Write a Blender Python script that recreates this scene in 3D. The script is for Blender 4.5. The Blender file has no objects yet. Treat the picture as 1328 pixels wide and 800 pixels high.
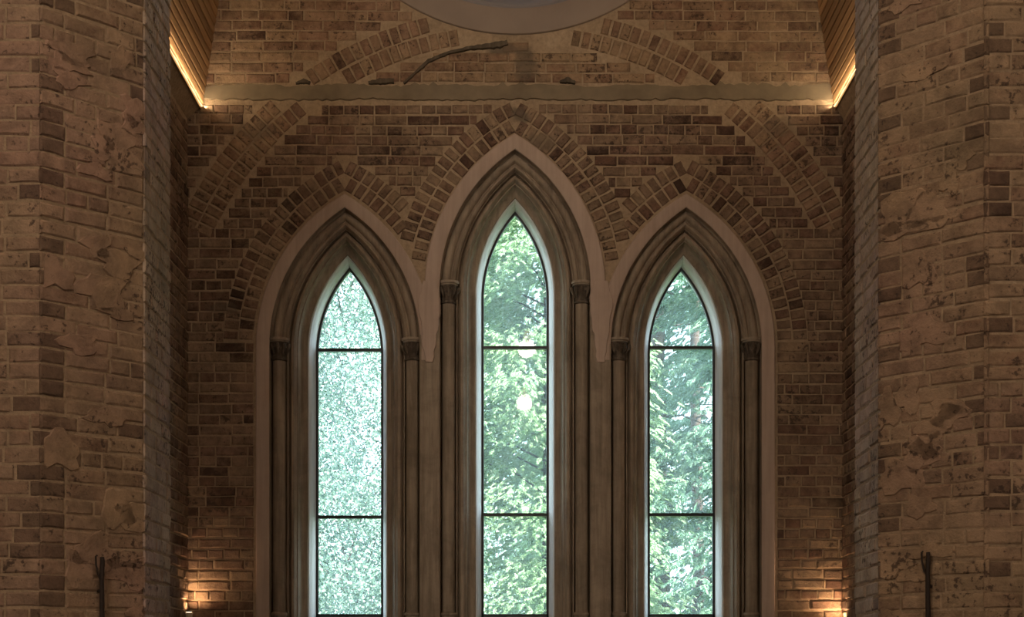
import bpy, bmesh, math, random
import numpy as np
from mathutils import Vector, Matrix
random.seed(7); np.random.seed(7)
PI = math.pi
SC = bpy.context.scene
COL = SC.collection

# ------------------------------------------------------------------ units
# The end wall is laid out in brick-scaled units: 1 unit = 5.6 mm, 13.4 units = one brick course.
S = 0.0056
EYE = 1.6
DW = 11.2                       # camera to end wall, metres
FLOORV = -EYE / S
def P(u, v, w=0.0):             # u right of the axis, v above eye level, w behind the end wall face
    return (u * S, DW + w * S, EYE + v * S)

# ------------------------------------------------------------------ camera
cam_d = bpy.data.cameras.new('camera'); cam = bpy.data.objects.new('camera', cam_d); COL.objects.link(cam)
cam.location = (0, 0, EYE); cam.rotation_euler = (PI / 2, 0, 0)
cam_d.sensor_width = 36; cam_d.lens = 2000 / 1328 * 36
cam_d.shift_x = -4 / 1328; cam_d.shift_y = 470 / 1328
cam_d.clip_end = 300
SC.camera = cam

# ------------------------------------------------------------------ view, world, sun
SC.view_settings.view_transform = 'Standard'; SC.view_settings.look = 'None'
SC.view_settings.gamma = 1; SC.view_settings.use_curve_mapping = False
SC.view_settings.exposure = 0.0
w = bpy.data.worlds.new('sky'); SC.world = w; w.use_nodes = True
bg = w.node_tree.nodes['Background']
bg.inputs[0].default_value = (0.66, 0.86, 1.0, 1); bg.inputs[1].default_value = 7.0
def light(name, kind, loc, energy, color, direction=None, **kw):
    d = bpy.data.lights.new(name, kind); d.energy = energy; d.color = color
    for k, v in kw.items(): setattr(d, k, v)
    o = bpy.data.objects.new(name, d); COL.objects.link(o); o.location = loc
    if direction is not None: o.rotation_euler = Vector(direction).to_track_quat('-Z', 'Y').to_euler()
    return o
light('sun', 'SUN', (10, 5, 20), 32.0, (1.0, 0.96, 0.88), (-0.55, 0.38, -0.75), angle=0.02)
WARM = (1.0, 0.84, 0.66)
# lamps hanging in the nave behind and above the camera (fittings built below), the last two added to light the piers
PENDANTS = [(0.15, -2.0, 6.12, 60), (0.16, 2.0, 6.17, 60), (-2.5, 3.2, 7.7, 270), (2.5, 3.2, 7.7, 110)]
# added soft fill lights near the nave side walls, far behind the camera
for sx, e_ in ((-1, 210), (1, 130)):
    light('nave_window_light', 'AREA', (sx * 4.7, -2.6, 4.6), e_ * .72, (1.0, 0.88, 0.75), (-sx * 0.36, 1, -0.05), shape='RECTANGLE', size=1.0, size_y=4.5)  # added fill light, not a window
UPLIGHTS = [(-419, 60), (419, 44)]
LED_W = 10

# ------------------------------------------------------------------ materials
def mat(name, build, rough=0.85, spec=0.2):
    m = bpy.data.materials.new(name); m.use_nodes = True
    nt = m.node_tree; b = nt.nodes['Principled BSDF']
    b.inputs['Roughness'].default_value = rough; b.inputs['Specular IOR Level'].default_value = spec
    build(nt, b); return m
def N(nt, t, **kw):
    n = nt.nodes.new(t)
    for k, v in kw.items():
        if k.startswith('i_'):
            n.inputs[int(k[2:]) if k[2:].isdigit() else k[2:]].default_value = v
        else: setattr(n, k, v)
    return n
def noise(nt, scale, detail=4, rough=0.6, vec=None, dist=0.0):
    n = N(nt, 'ShaderNodeTexNoise'); n.inputs['Scale'].default_value = scale
    n.inputs['Detail'].default_value = detail; n.inputs['Roughness'].default_value = rough
    n.inputs['Distortion'].default_value = dist
    if vec: nt.links.new(vec, n.inputs['Vector'])
    return n.outputs['Fac']
def worldpos(nt, scale=None):
    g = N(nt, 'ShaderNodeNewGeometry').outputs['Position']
    if scale:
        m = N(nt, 'ShaderNodeMapping'); m.inputs['Scale'].default_value = scale
        nt.links.new(g, m.inputs['Vector']); g = m.outputs['Vector']
    return g
def ramp(nt, fac, stops, interp='LINEAR'):
    r = N(nt, 'ShaderNodeValToRGB'); r.color_ramp.interpolation = interp
    e = r.color_ramp.elements
    while len(e) < len(stops): e.new(0.5)
    for el, (p, c) in zip(e, stops):
        el.position = p; el.color = (c, c, c, 1) if isinstance(c, (int, float)) else (*c, 1)
    nt.links.new(fac, r.inputs['Fac']); return r.outputs['Color']
def mix(nt, fac, a, b, mode='MIX'):
    m = N(nt, 'ShaderNodeMix', data_type='RGBA', blend_type=mode)
    for sock, val in ((m.inputs[0], fac), (m.inputs[6], a), (m.inputs[7], b)):
        if isinstance(val, (int, float)): sock.default_value = val
        elif isinstance(val, tuple): sock.default_value = (*val, 1)
        else: nt.links.new(val, sock)
    return m.outputs[2]
def math_(nt, op, a, b=0.0, clamp=False):
    m = N(nt, 'ShaderNodeMath', operation=op, use_clamp=clamp)
    for s, v in ((m.inputs[0], a), (m.inputs[1], b)):
        if isinstance(v, (int, float)): s.default_value = v
        else: nt.links.new(v, s)
    return m.outputs[0]
def bump(nt, b, h, strength=0.5, dist=0.01):
    n = N(nt, 'ShaderNodeBump'); n.inputs['Strength'].default_value = strength; n.inputs['Distance'].default_value = dist
    nt.links.new(h, n.inputs['Height']); nt.links.new(n.outputs['Normal'], b.inputs['Normal'])

MORTAR = (0.43, 0.315, 0.205)
STAINS = [(682, 84, 17, 26), (655, 66, 30, 9), (676, 150, 18, 13), (700, 185, 30, 16), (290, 400, 26, 10), (330, 170, 40, 14), (1010, 165, 34, 16)]   # smudged cement and soot, wall pixels
def stains(nt, c, pos):
    nv = N(nt, 'ShaderNodeTexNoise'); nv.inputs['Scale'].default_value = 9; nv.inputs['Detail'].default_value = 4; nt.links.new(pos, nv.inputs['Vector'])
    off = N(nt, 'ShaderNodeVectorMath', operation='MULTIPLY_ADD'); nt.links.new(nv.outputs['Color'], off.inputs[0]); off.inputs[1].default_value = (.16, 0, .16); nt.links.new(pos, off.inputs[2])
    for k, (x, y, rx, ry) in enumerate(STAINS):
        mp = N(nt, 'ShaderNodeMapping', vector_type='TEXTURE'); px, py, pz = P(x - 668, 870 - y, 0)
        mp.inputs['Location'].default_value = (px + .08, py, pz + .08); mp.inputs['Scale'].default_value = (rx * S, .5, ry * S); nt.links.new(off.outputs[0], mp.inputs['Vector'])
        ln = N(nt, 'ShaderNodeVectorMath', operation='LENGTH'); nt.links.new(mp.outputs[0], ln.inputs[0])
        f = ramp(nt, ln.outputs['Value'], [(0.55, 0.75 if k < 3 else 0.45), (1.0, 0.0)])
        c = mix(nt, f, c, (0.12, 0.095, 0.07))
    return c
def brick_build(smear, tone=(1, 1, 1)):
    def f(nt, b):
        pos = worldpos(nt)
        oi = N(nt, 'ShaderNodeObjectInfo').outputs['Random']
        isl = N(nt, 'ShaderNodeNewGeometry').outputs['Random Per Island']
        r = math_(nt, 'FRACT', math_(nt, 'ADD', oi, isl))
        c = ramp(nt, r, [(0.0, (0.085, 0.05, 0.036)), (0.07, (0.13, 0.072, 0.048)), (0.17, (0.21, 0.118, 0.08)),
                         (0.4, (0.27, 0.165, 0.11)), (0.62, (0.25, 0.165, 0.108)), (0.82, (0.33, 0.22, 0.145)), (1.0, (0.38, 0.265, 0.17))])
        n1 = noise(nt, 22, 5, 0.7, pos)
        c = mix(nt, 0.7, c, ramp(nt, n1, [(0.3, 0.35), (0.7, 1.0)]), 'MULTIPLY')
        idx = N(nt, 'ShaderNodeObjectInfo').outputs['Object Index']; c = mix(nt, math_(nt, 'MULTIPLY', idx, 0.72), c, (0.07, 0.042, 0.03))      # over-burnt headers
        # lime wash and mortar dragged over the faces
        n2 = noise(nt, 2.3, 6, 0.72, pos, 0.5)
        n3 = noise(nt, 14, 5, 0.75, pos)
        s = math_(nt, 'ADD', math_(nt, 'MULTIPLY', n2, 0.62), math_(nt, 'MULTIPLY', n3, 0.38))
        sm = ramp(nt, s, [(0.62 - 0.26 * smear, 0.0), (0.70 - 0.2 * smear, 0.55), (0.9 - 0.2 * smear, 0.92)])
        lime = ramp(nt, noise(nt, 1.1, 3, 0.5, pos), [(0.33, (0.37, 0.24, 0.175)), (0.45, (0.31, 0.215, 0.145)), (0.55, (0.38, 0.27, 0.17)), (0.68, (0.27, 0.20, 0.125))])
        sm = math_(nt, 'MULTIPLY', sm, math_(nt, 'SUBTRACT', 1.0, math_(nt, 'MULTIPLY', idx, 0.6)))
        c = mix(nt, sm, c, lime)
        mott = noise(nt, 6.5, 6, 0.75, pos, 0.4)
        c = mix(nt, 0.7, c, ramp(nt, mott, [(0.36, 0.5), (0.6, 1.08)]), 'MULTIPLY')
        # dark pits and soot
        n4 = noise(nt, 34, 3, 0.6, pos); n5 = noise(nt, 3.1, 3, 0.6, pos, 0.3)
        pit = ramp(nt, math_(nt, 'ADD', math_(nt, 'MULTIPLY', n4, 0.6), math_(nt, 'MULTIPLY', n5, 0.4)), [(0.38, 0.8), (0.44, 0.0)])
        c = mix(nt, pit, c, (0.045, 0.028, 0.02))
        c = stains(nt, c, pos)
        c = mix(nt, 1.0, c, tuple(tone), 'MULTIPLY')
        nt.links.new(c, b.inputs['Base Color'])
        bump(nt, b, math_(nt, 'ADD', n1, math_(nt, 'MULTIPLY', noise(nt, 90, 3, 0.6, pos), 0.4)), 0.75, 0.012)
    return f
def mortar_build(tone=(1, 1, 1)):
    def f(nt, b):
        pos = worldpos(nt)
        c = ramp(nt, noise(nt, 3, 5, 0.65, pos), [(0.3, (0.33, 0.24, 0.155)), (0.55, MORTAR), (0.75, (0.49, 0.37, 0.25))])
        n = noise(nt, 30, 5, 0.7, pos)
        c = mix(nt, 0.6, c, ramp(nt, n, [(0.25, 0.4), (0.6, 1.0)]), 'MULTIPLY')
        c = stains(nt, c, pos)
        c = mix(nt, 1.0, c, tuple(tone), 'MULTIPLY')
        nt.links.new(c, b.inputs['Base Color']); bump(nt, b, n, 0.8, 0.015)
    return f
M = {}
M['brick'] = mat('brick', brick_build(0.62))
M['brick_upper'] = mat('brick_upper', brick_build(0.8, (1.15, 1.12, 1.06)))  # tone lifted: eave strip light on the gable put into the colour
M['brick_pier'] = mat('brick_pier', brick_build(1.05, (0.92, 0.88, 0.84)))
M['plaster_old'] = mat('old_plaster', brick_build(4.0, (0.88, 0.82, 0.78)))
M['brick_lime'] = mat('brick_daylight_tint', brick_build(1.5, (1.2, 1.27, 1.45)))  # inner pier faces: window daylight put into the tone as a pale blue
M['mortar'] = mat('mortar', mortar_build())
M['mortar_pier'] = mat('mortar_pier', mortar_build((0.76, 0.72, 0.69)))
def stone_build(c0, c1, c2, streak=1.0, bs=0.35):
    def f(nt, b):
        pos = worldpos(nt)
        st = noise(nt, 1.0, 6, 0.65, worldpos(nt, (26, 26, 1.6)), 0.2)
        c = ramp(nt, st, [(0.3, c0), (0.5, c1), (0.68, c2)])
        bl = noise(nt, 4.5, 5, 0.7, pos, 0.6)
        c = mix(nt, 0.55 * streak, c, ramp(nt, bl, [(0.34, 0.5), (0.6, 1.0)]), 'MULTIPLY')
        nt.links.new(c, b.inputs['Base Color'])
        bump(nt, b, math_(nt, 'ADD', math_(nt, 'MULTIPLY', st, 0.6), noise(nt, 60, 4, 0.7, pos)), bs, 0.006)
    return f
def plain(c, n=0.15, sc=12):
    def f(nt, b):
        pos = worldpos(nt)
        k = noise(nt, sc, 4, 0.6, pos)
        cc = mix(nt, n * 2, c, ramp(nt, k, [(0.3, 0.5), (0.7, 1.0)]), 'MULTIPLY')
        nt.links.new(cc, b.inputs['Base Color']); bump(nt, b, k, 0.1, 0.003)
    return f
M['stone'] = mat('carved_stone', stone_build((0.22, 0.172, 0.122), (0.32, 0.25, 0.182), (0.40, 0.318, 0.235)))
M['shaft'] = mat('shaft_stone', stone_build((0.20, 0.155, 0.11), (0.30, 0.235, 0.17), (0.38, 0.30, 0.22)))
M['carving'] = mat('capital_stone', stone_build((0.07, 0.055, 0.04), (0.12, 0.092, 0.067), (0.22, 0.175, 0.13), 1.0, 0.6))
M['abacus'] = mat('abacus_stone', stone_build((0.28, 0.22, 0.16), (0.36, 0.29, 0.215), (0.44, 0.355, 0.27), 0.6, 0.4))
M['render'] = mat('pink_render', stone_build((0.42, 0.315, 0.25), (0.47, 0.355, 0.285), (0.51, 0.39, 0.32), 0.25, 0.2))
M['reveal'] = mat('pale_reveal', stone_build((0.62, 0.60, 0.59), (0.74, 0.72, 0.71), (0.80, 0.78, 0.77), 0.2, 0.1), 0.6)
M['ring'] = mat('ring_render', plain((0.30, 0.235, 0.19), 0.12, 4))
M['ring_inner'] = mat('ring_inner_render', plain((0.28, 0.25, 0.245), 0.12, 4))
M['cement'] = mat('grey_cement', plain((0.245, 0.19, 0.125), 0.3, 7))
M['crack'] = mat('dark_cement', stone_build((0.07, 0.055, 0.04), (0.11, 0.085, 0.06), (0.15, 0.12, 0.085), 0.8, 0.9))
def wood(nt, b):
    oi = N(nt, 'ShaderNodeObjectInfo').outputs['Random']
    g = noise(nt, 1.0, 5, 0.6, worldpos(nt, (30, 1.2, 30)), 0.4)
    c = ramp(nt, g, [(0.3, (0.27, 0.145, 0.065)), (0.55, (0.40, 0.235, 0.11)), (0.75, (0.52, 0.32, 0.16))])
    c = mix(nt, 0.6, c, ramp(nt, oi, [(0, 0.5), (1, 1.2)]), 'MULTIPLY')
    nt.links.new(c, b.inputs['Base Color']); bump(nt, b, g, 0.2, 0.003)
M['wood'] = mat('ceiling_board_wood', wood, 0.5, 0.35)
M['frame'] = mat('dark_window_frame', plain((0.035, 0.036, 0.042)), 0.45, 0.4)
M['iron'] = mat('rusty_iron', plain((0.028, 0.017, 0.012), 0.3, 40), 0.8, 0.3)
M['floor'] = mat('floor_stone', plain((0.24, 0.19, 0.14)), 0.6)
M['plaster'] = mat('nave_plaster', plain((0.34, 0.27, 0.20)), 0.9)
M['cream'] = mat('cream_metal', plain((0.72, 0.64, 0.50), 0.05), 0.4)
M['brass'] = mat('brass', plain((0.45, 0.30, 0.12), 0.1), 0.35, 0.5); M['brass'].node_tree.nodes['Principled BSDF'].inputs['Metallic'].default_value = 1
M['roof'] = mat('roof_slate', plain((0.10, 0.10, 0.11)), 0.8)
M['grass'] = mat('grass', plain((0.10, 0.16, 0.05), 0.3, 3), 0.95)
def emit(name, c, s):
    m = bpy.data.materials.new(name); m.use_nodes = True; nt = m.node_tree; nt.nodes.clear()
    e = N(nt, 'ShaderNodeEmission'); e.inputs[0].default_value = (*c, 1); e.inputs[1].default_value = s
    o = N(nt, 'ShaderNodeOutputMaterial'); nt.links.new(e.outputs[0], o.inputs[0]); return m
M['led'] = emit('led_strip', (1.0, 0.66, 0.32), 2.2)
M['lamp'] = emit('warm_lamp', (1.0, 0.50, 0.12), 5)
M['lens'] = emit('uplight_lens', (1.0, 0.75, 0.45), 6)
def glass_mat():
    m = bpy.data.materials.new('window_glass'); m.use_nodes = True; nt = m.node_tree; nt.nodes.clear()
    t = N(nt, 'ShaderNodeBsdfTransparent'); t.inputs[0].default_value = (0.97, 0.985, 0.98, 1)
    g = N(nt, 'ShaderNodeBsdfGlossy'); g.inputs['Roughness'].default_value = 0.02
    f = N(nt, 'ShaderNodeFresnel'); f.inputs[0].default_value = 1.5
    mx = N(nt, 'ShaderNodeMixShader'); o = N(nt, 'ShaderNodeOutputMaterial')
    nt.links.new(f.outputs[0], mx.inputs[0]); nt.links.new(t.outputs[0], mx.inputs[1]); nt.links.new(g.outputs[0], mx.inputs[2])
    d = N(nt, 'ShaderNodeBsdfTranslucent'); d.inputs[0].default_value = (0.8, 0.9, 1.0, 1)      # thin translucent veil that pales the view through the panes
    m2 = N(nt, 'ShaderNodeMixShader'); m2.inputs[0].default_value = 0.09; nt.links.new(mx.outputs[0], m2.inputs[1]); nt.links.new(d.outputs[0], m2.inputs[2])
    nt.links.new(m2.outputs[0], o.inputs[0]); return m
M['glass'] = glass_mat()
def leaf_mat(name, c0, c1, c2, trans=0.35, rough=0.5):
    m = bpy.data.materials.new(name); m.use_nodes = True; nt = m.node_tree
    b = nt.nodes['Principled BSDF']; out = nt.nodes['Material Output']
    isl = N(nt, 'ShaderNodeNewGeometry').outputs['Random Per Island']
    n = noise(nt, 1.6, 3, 0.6, worldpos(nt))
    c = ramp(nt, math_(nt, 'ADD', math_(nt, 'MULTIPLY', isl, 0.6), math_(nt, 'MULTIPLY', n, 0.4)), [(0.15, c0), (0.5, c1), (0.85, c2)])
    nt.links.new(c, b.inputs['Base Color']); b.inputs['Roughness'].default_value = rough; b.inputs['Specular IOR Level'].default_value = 0.35
    t = N(nt, 'ShaderNodeBsdfTranslucent'); nt.links.new(c, t.inputs[0])
    mx = N(nt, 'ShaderNodeMixShader'); mx.inputs[0].default_value = trans
    nt.links.new(b.outputs[0], mx.inputs[1]); nt.links.new(t.outputs[0], mx.inputs[2]); nt.links.new(mx.outputs[0], out.inputs[0])
    return m
M['leaf_holly'] = leaf_mat('glossy_small_leaf', (0.05, 0.11, 0.085), (0.18, 0.29, 0.23), (0.42, 0.53, 0.45), 0.3, 0.35)
M['leaf_cypress'] = leaf_mat('cypress_frond', (0.14, 0.27, 0.13), (0.34, 0.50, 0.29), (0.58, 0.68, 0.50), 0.5)
M['leaf_cedar'] = leaf_mat('cedar_frond', (0.05, 0.12, 0.085), (0.16, 0.30, 0.20), (0.40, 0.54, 0.40), 0.4)
M['bark'] = mat('bark', plain((0.09, 0.07, 0.06), 0.35, 9), 0.95)

# ------------------------------------------------------------------ mesh helpers
def link_mesh(name, me, m, parent=None):
    if m: me.materials.append(m)
    o = bpy.data.objects.new(name, me); COL.objects.link(o)
    if parent: o.parent = parent
    return o
def mk(name, verts, faces, m, parent=None, smooth=None):
    me = bpy.data.meshes.new(name); me.from_pydata([tuple(v) for v in verts], [], faces); me.update()
    bm = bmesh.new(); bm.from_mesh(me); bmesh.ops.recalc_face_normals(bm, faces=bm.faces); bm.to_mesh(me); bm.free()
    if smooth is not None: me.shade_smooth(); me.set_sharp_from_angle(angle=math.radians(smooth))
    return link_mesh(name, me, m, parent)
class MB:
    def __init__(s): s.v = []; s.f = []
    def add(s, vs, fs):
        k = len(s.v); s.v += [tuple(x) for x in vs]; s.f += [tuple(i + k for i in f) for f in fs]
    def box(s, a, b):
        (x0, y0, z0), (x1, y1, z1) = a, b
        s.add([(x0, y0, z0), (x1, y0, z0), (x1, y1, z0), (x0, y1, z0), (x0, y0, z1), (x1, y0, z1), (x1, y1, z1), (x0, y1, z1)],
              [(0, 3, 2, 1), (4, 5, 6, 7), (0, 1, 5, 4), (1, 2, 6, 5), (2, 3, 7, 6), (3, 0, 4, 7)])
    def tube(s, pts, rads, n=7):
        pts = [Vector(p) for p in pts]; rings = []
        for i, p in enumerate(pts):
            d = (pts[min(i + 1, len(pts) - 1)] - pts[max(i - 1, 0)]).normalized()
            a = d.cross(Vector((0.31, 0.77, 0.55))).normalized(); b = d.cross(a)
            rings += [p + (a * math.cos(2 * PI * k / n) + b * math.sin(2 * PI * k / n)) * rads[i] for k in range(n)]
        f = [(i * n + k, i * n + (k + 1) % n, (i + 1) * n + (k + 1) % n, (i + 1) * n + k) for i in range(len(pts) - 1) for k in range(n)]
        f += [tuple(range(n)), tuple(range((len(pts) - 1) * n, len(pts) * n))]
        s.add(rings, f)
    def build(s, name, m, parent=None, smooth=None): return mk(name, s.v, s.f, m, parent, smooth)
def empty(name, loc=(0, 0, 0)):
    o = bpy.data.objects.new(name, None); COL.objects.link(o); o.location = loc; o.empty_display_size = 0.1; return o
def struct(o, label=None):
    o['kind'] = 'structure'
    if label: o['label'] = label; o['category'] = CATS.get(o.name.split('_')[0], 'wall')
    return o
CATS = {'wall': 'wall', 'window': 'window', 'trim': 'trim', 'ceiling': 'ceiling', 'floor': 'floor', 'ground': 'ground'}
def holed_prism(name, loops, w0, w1, m, parent=None):      # loops in (u,v); first is the outline, others holes
    bm = bmesh.new(); F = []; edges = []
    for lp in loops:
        vs = [bm.verts.new(P(u, v, w0)) for u, v in lp]
        for i in range(len(vs)): edges.append(bm.edges.new((vs[i], vs[(i + 1) % len(vs)])))
    bmesh.ops.triangle_fill(bm, use_beauty=True, edges=edges)
    front = list(bm.faces)
    bound = [e for e in bm.edges if len(e.link_faces) == 1]
    mp = {v: bm.verts.new((v.co.x, DW + w1 * S, v.co.z)) for v in list(bm.verts)}
    for f in front: bm.faces.new([mp[v] for v in reversed(f.verts)])
    for e in bound:
        a, b = e.verts; bm.faces.new((a, b, mp[b], mp[a]))
    bmesh.ops.recalc_face_normals(bm, faces=bm.faces)
    me = bpy.data.meshes.new(name); bm.to_mesh(me); bm.free()
    return link_mesh(name, me, m, parent)

# ------------------------------------------------------------------ lancets
VSPR = {0: 421, 1: 496, 2: 421}                      # springing height of each window
AX = {0: -221, 1: 0, 2: 222}
def path(axis, vs, a, c, v0, n=22, sides='both'):   # jamb, pointed arch, jamb
    R = a + c; th1 = PI - math.acos(max(-1, min(1, c / R)))
    L = [(-a, v0), (-a, (v0 + vs) / 2)] + [(c + R * math.cos(PI - (PI - th1) * k / n), vs + R * math.sin(PI - (PI - th1) * k / n)) for k in range(n + 1)]
    L[-1] = (0.0, L[-1][1])
    Rr = [(-x, y) for x, y in reversed(L[:-1])]
    return [(axis + x, y) for x, y in L + Rr]
def sweep(name, axis, vs, prof, v0, m, parent, closed=True, smooth=35, v0r=None):
    rings = [path(axis, vs, a, c, v0) for a, w_, c in prof]
    if v0r is not None:
        for r in rings: r[-1] = (r[-1][0], v0r); r[-2] = (r[-2][0], (v0r + vs) / 2)
    n = len(rings[0]); k = len(prof)
    V = [P(*rings[j][i], prof[j][1]) for j in range(k) for i in range(n)]
    F = [(j * n + i, j * n + i + 1, ((j + 1) % k) * n + i + 1, ((j + 1) % k) * n + i) for j in range(k if closed else k - 1) for i in range(n - 1)]
    if closed: F += [tuple(j * n for j in range(k)), tuple(j * n + n - 1 for j in range(k))]
    return mk(name, V, F, m, parent, smooth)
def cc(a): return 112 + (115 - a) * 20 / 72.0 if a < 115 else 112
def inside(u, v, i, a):                              # is (u,v) inside lancet i grown to half width a
    x = abs(u - AX[i]); c = 112
    if v < VSPR[i]: return x < a and v > 40
    return math.hypot(x + c, v - VSPR[i]) < a + c
SILL = 40
STONE_IN = [(98, 1), (97.2, 8), (97.5, 20), (92, 25), (84, 25), (78, 22), (76.8, 16), (75.5, 16), (74.4, 22), (73.4, 22), (73, 17), (71, 14.5), (68, 14.5), (65.5, 17),
            (64.8, 20), (63.2, 20), (62.4, 24), (60, 29), (57, 32), (54, 33), (52.6, 33), (52, 36)]
GL = 62
def capital(px, pv, axis_w, parent):                 # carved capital with its top at pv
    mb = MB(); n = 32
    prof = [(8.4, -29), (10.4, -28), (10.6, -26), (8.8, -25), (8.6, -21), (9.2, -18), (11.8, -15), (12.6, -12.5), (10.2, -12), (10.4, -9), (13.2, -6.4), (12.4, -5), (11.5, -4.4)]
    V = []
    for j, (r, h) in enumerate(prof):
        for k in range(n):
            t = 2 * PI * k / n; lob = 0
            if 3 < j < 9: lob = 1.5 * math.cos(4 * t) * (1 if j < 8 else .3)
            if 7 < j < 11: lob += 1.4 * math.cos(4 * t + PI)
            lob += .5 * math.sin(9 * t + j * 1.7)* (3 < j < 11)
            V.append(P(px + (r + lob) * math.cos(t), pv + h, axis_w + (r + lob) * math.sin(t)))
    F = [(j * n + k, j * n + (k + 1) % n, (j + 1) * n + (k + 1) % n, (j + 1) * n + k) for j in range(len(prof) - 1) for k in range(n)]
    F += [tuple(range(n)), tuple(range((len(prof) - 1) * n, len(prof) * n))]
    mb.add(V, F)
    cap = mb.build('capital', M['carving'], parent, 40); mb = MB()
    for r, h0, h1 in ((12.6, -4.8, -2.8), (14.2, -2.8, 0.6)):          # moulded octagonal abacus
        m8 = 12; V = [P(px + r * math.cos(2 * PI * (k + .5) / m8), pv + h, axis_w + r * math.sin(2 * PI * (k + .5) / m8)) for h in (h0, h1) for k in range(m8)]
        mb.add(V, [(k, (k + 1) % m8, m8 + (k + 1) % m8, m8 + k) for k in range(m8)] + [tuple(range(m8)), tuple(range(m8, 2 * m8))])
    mb.build('abacus', M['abacus'], cap, 40)
    for s in range(5):                                                 # curled leaf heads
        t = -PI / 2 + (s - 2) * 0.62
        m2 = MB(); R = 12.3; cx, cw = px + R * math.cos(t), axis_w + R * math.sin(t)
        pts = [P(cx - 3.2 * math.cos(t), pv - 21, cw - 3.2 * math.sin(t)), P(cx, pv - 15, cw), P(cx + 1.5 * math.cos(t), pv - 11, cw + 1.5 * math.sin(t)),
               P(cx + 2.2 * math.cos(t), pv - 8.5, cw + 2.2 * math.sin(t)), P(cx + .6 * math.cos(t), pv - 7, cw + .6 * math.sin(t))]
        m2.tube(pts, [.8 * S, 1.9 * S, 2.5 * S, 2.1 * S, .6 * S], 7); m2.build('leaf_scroll', M['carving'], cap, 60)
LBL = ['left lancet window with stone shafts, a bushy small-leaved tree behind its glass',
       'taller middle lancet window with stone shafts, a feathery cypress behind its glass',
       'right lancet window with stone shafts, dark trunks and cedar boughs behind its glass']
for i in range(3):
    ax, vs = AX[i], VSPR[i]
    win = empty('window_%d' % (i + 1), P(ax, SILL, 0)); struct(win, LBL[i]); win['category'] = 'window'
    inv = Matrix.Translation(-Vector(win.location))
    prof = [(110.4, 1, 112), (98, 1, cc(98))] + [(a, w_, cc(a)) for a, w_ in STONE_IN[1:]] + [(52, 88, cc(52)), (110.4, 88, 112)]
    sweep('stone_moulding', ax, vs, prof, SILL, M['stone'], win)
    # rendered flat band round the arch; on inner flanks it dies out just under the springing
    f = -4 if i == 1 else -2.5; a1 = 117 if i == 1 else 115
    bp = [(a1, 2, 112), (a1, f + 1, 112), (a1 - 1, f, 112), (100, f + .6, cc(98)), (98, f + 2, cc(98)), (98, 2, cc(98))]
    lo, hi = SILL, vs - (18 if i != 1 else 14)
    sweep('rendered_band', ax, vs, bp, lo if i == 0 else hi, M['render'], win, v0r=lo if i == 2 else hi)
    # pale splayed reveal down to the glazing
    rp = [(52, 35.5, cc(52)), (50.8, 36, cc(51)), (50.3, 38, cc(50)), (48.6, 41, cc(49)), (48, 44, cc(48)), (44.6, 60, cc(44)), (44.4, 70, cc(44)), (46, 86, cc(46)), (52.5, 86, cc(52))]
    sweep('reveal', ax, vs, rp, SILL, M['reveal'], win)
    # roll in the arch over the shafts
    rp = [(a, w_, cc(a)) for a, w_ in ((98.3, 4), (97, 9), (95.5, 10.5), (93.8, 7), (91, 5), (88, 5.4), (85.6, 8), (84.6, 11), (83.2, 11), (81.5, 8.6), (79.2, 8.8), (77.6, 11), (76.8, 15), (76.4, 24), (98.3, 24))]
    sweep('roll_moulding', ax, vs, rp, vs + 6, M['stone'], win, smooth=50)
    for s in (-1, 1):
        x = ax + s * 87
        ct = vs + 11 if i == 1 else vs + 12
        m2 = MB(); k = 18; hs = [(8.6, ct - 28), (8.4, ct - 60), (8.4, 84), (8.6, 76)]
        V = [P(x + r * math.cos(2 * PI * q / k), h, 14 + r * math.sin(2 * PI * q / k)) for r, h in hs for q in range(k)]
        m2.add(V, [(j * k + q, j * k + (q + 1) % k, (j + 1) * k + (q + 1) % k, (j + 1) * k + q) for j in range(3) for q in range(k)] + [tuple(range(k)), tuple(range(3 * k, 4 * k))])
        m2.build('shaft', M['shaft'], win, 50)
        capital(x, ct, 14, win)
        m2 = MB(); hs = [(9, 77), (11.2, 75.5), (11.4, 73), (9.8, 71), (10, 69), (12.6, 66), (12.6, 62), (12.6, SILL)]
        V = [P(x + r * math.cos(2 * PI * q / k), h, 14 + r * math.sin(2 * PI * q / k)) for r, h in hs for q in range(k)]
        m2.add(V, [(j * k + q, j * k + (q + 1) % k, (j + 1) * k + (q + 1) % k, (j + 1) * k + q) for j in range(len(hs) - 1) for q in range(k)] + [tuple(range(k)), tuple(range((len(hs) - 1) * k, len(hs) * k))])
        m2.build('shaft_base', M['stone'], win, 40)
    m2 = MB(); m2.add([P(ax - 97, 30, -8), P(ax + 97, 30, -8), P(ax + 97, 38, -8), P(ax - 97, 38, -8), P(ax - 97, 30, 86), P(ax + 97, 30, 86), P(ax + 97, 72, 86), P(ax - 97, 72, 86), P(ax - 97, 71, 56), P(ax + 97, 71, 56)],
                      [(0, 1, 2, 3), (3, 2, 9, 8), (8, 9, 6, 7), (7, 6, 5, 4), (0, 4, 5, 1), (0, 3, 8, 7, 4), (1, 5, 6, 9, 2)])
    m2.build('sill', M['stone'], win)
    # glazing frame
    g0 = 72
    fp = [(45.2, GL - 3, cc(44)), (41.9, GL - 3, cc(42)), (41.6, GL + 1, cc(42)), (41.9, GL + 5, cc(42)), (45.2, GL + 5, cc(44))]
    fr = sweep('frame', ax, vs, fp, g0, M['frame'], win, smooth=30)
    mb = MB(); mb.box(P(ax - 44.6, g0, GL - 3), P(ax + 44.6, g0 + 4, GL + 5)); mb.build('bottom_rail', M['frame'], win)
    dd = (DW + GL * S) / DW
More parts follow.
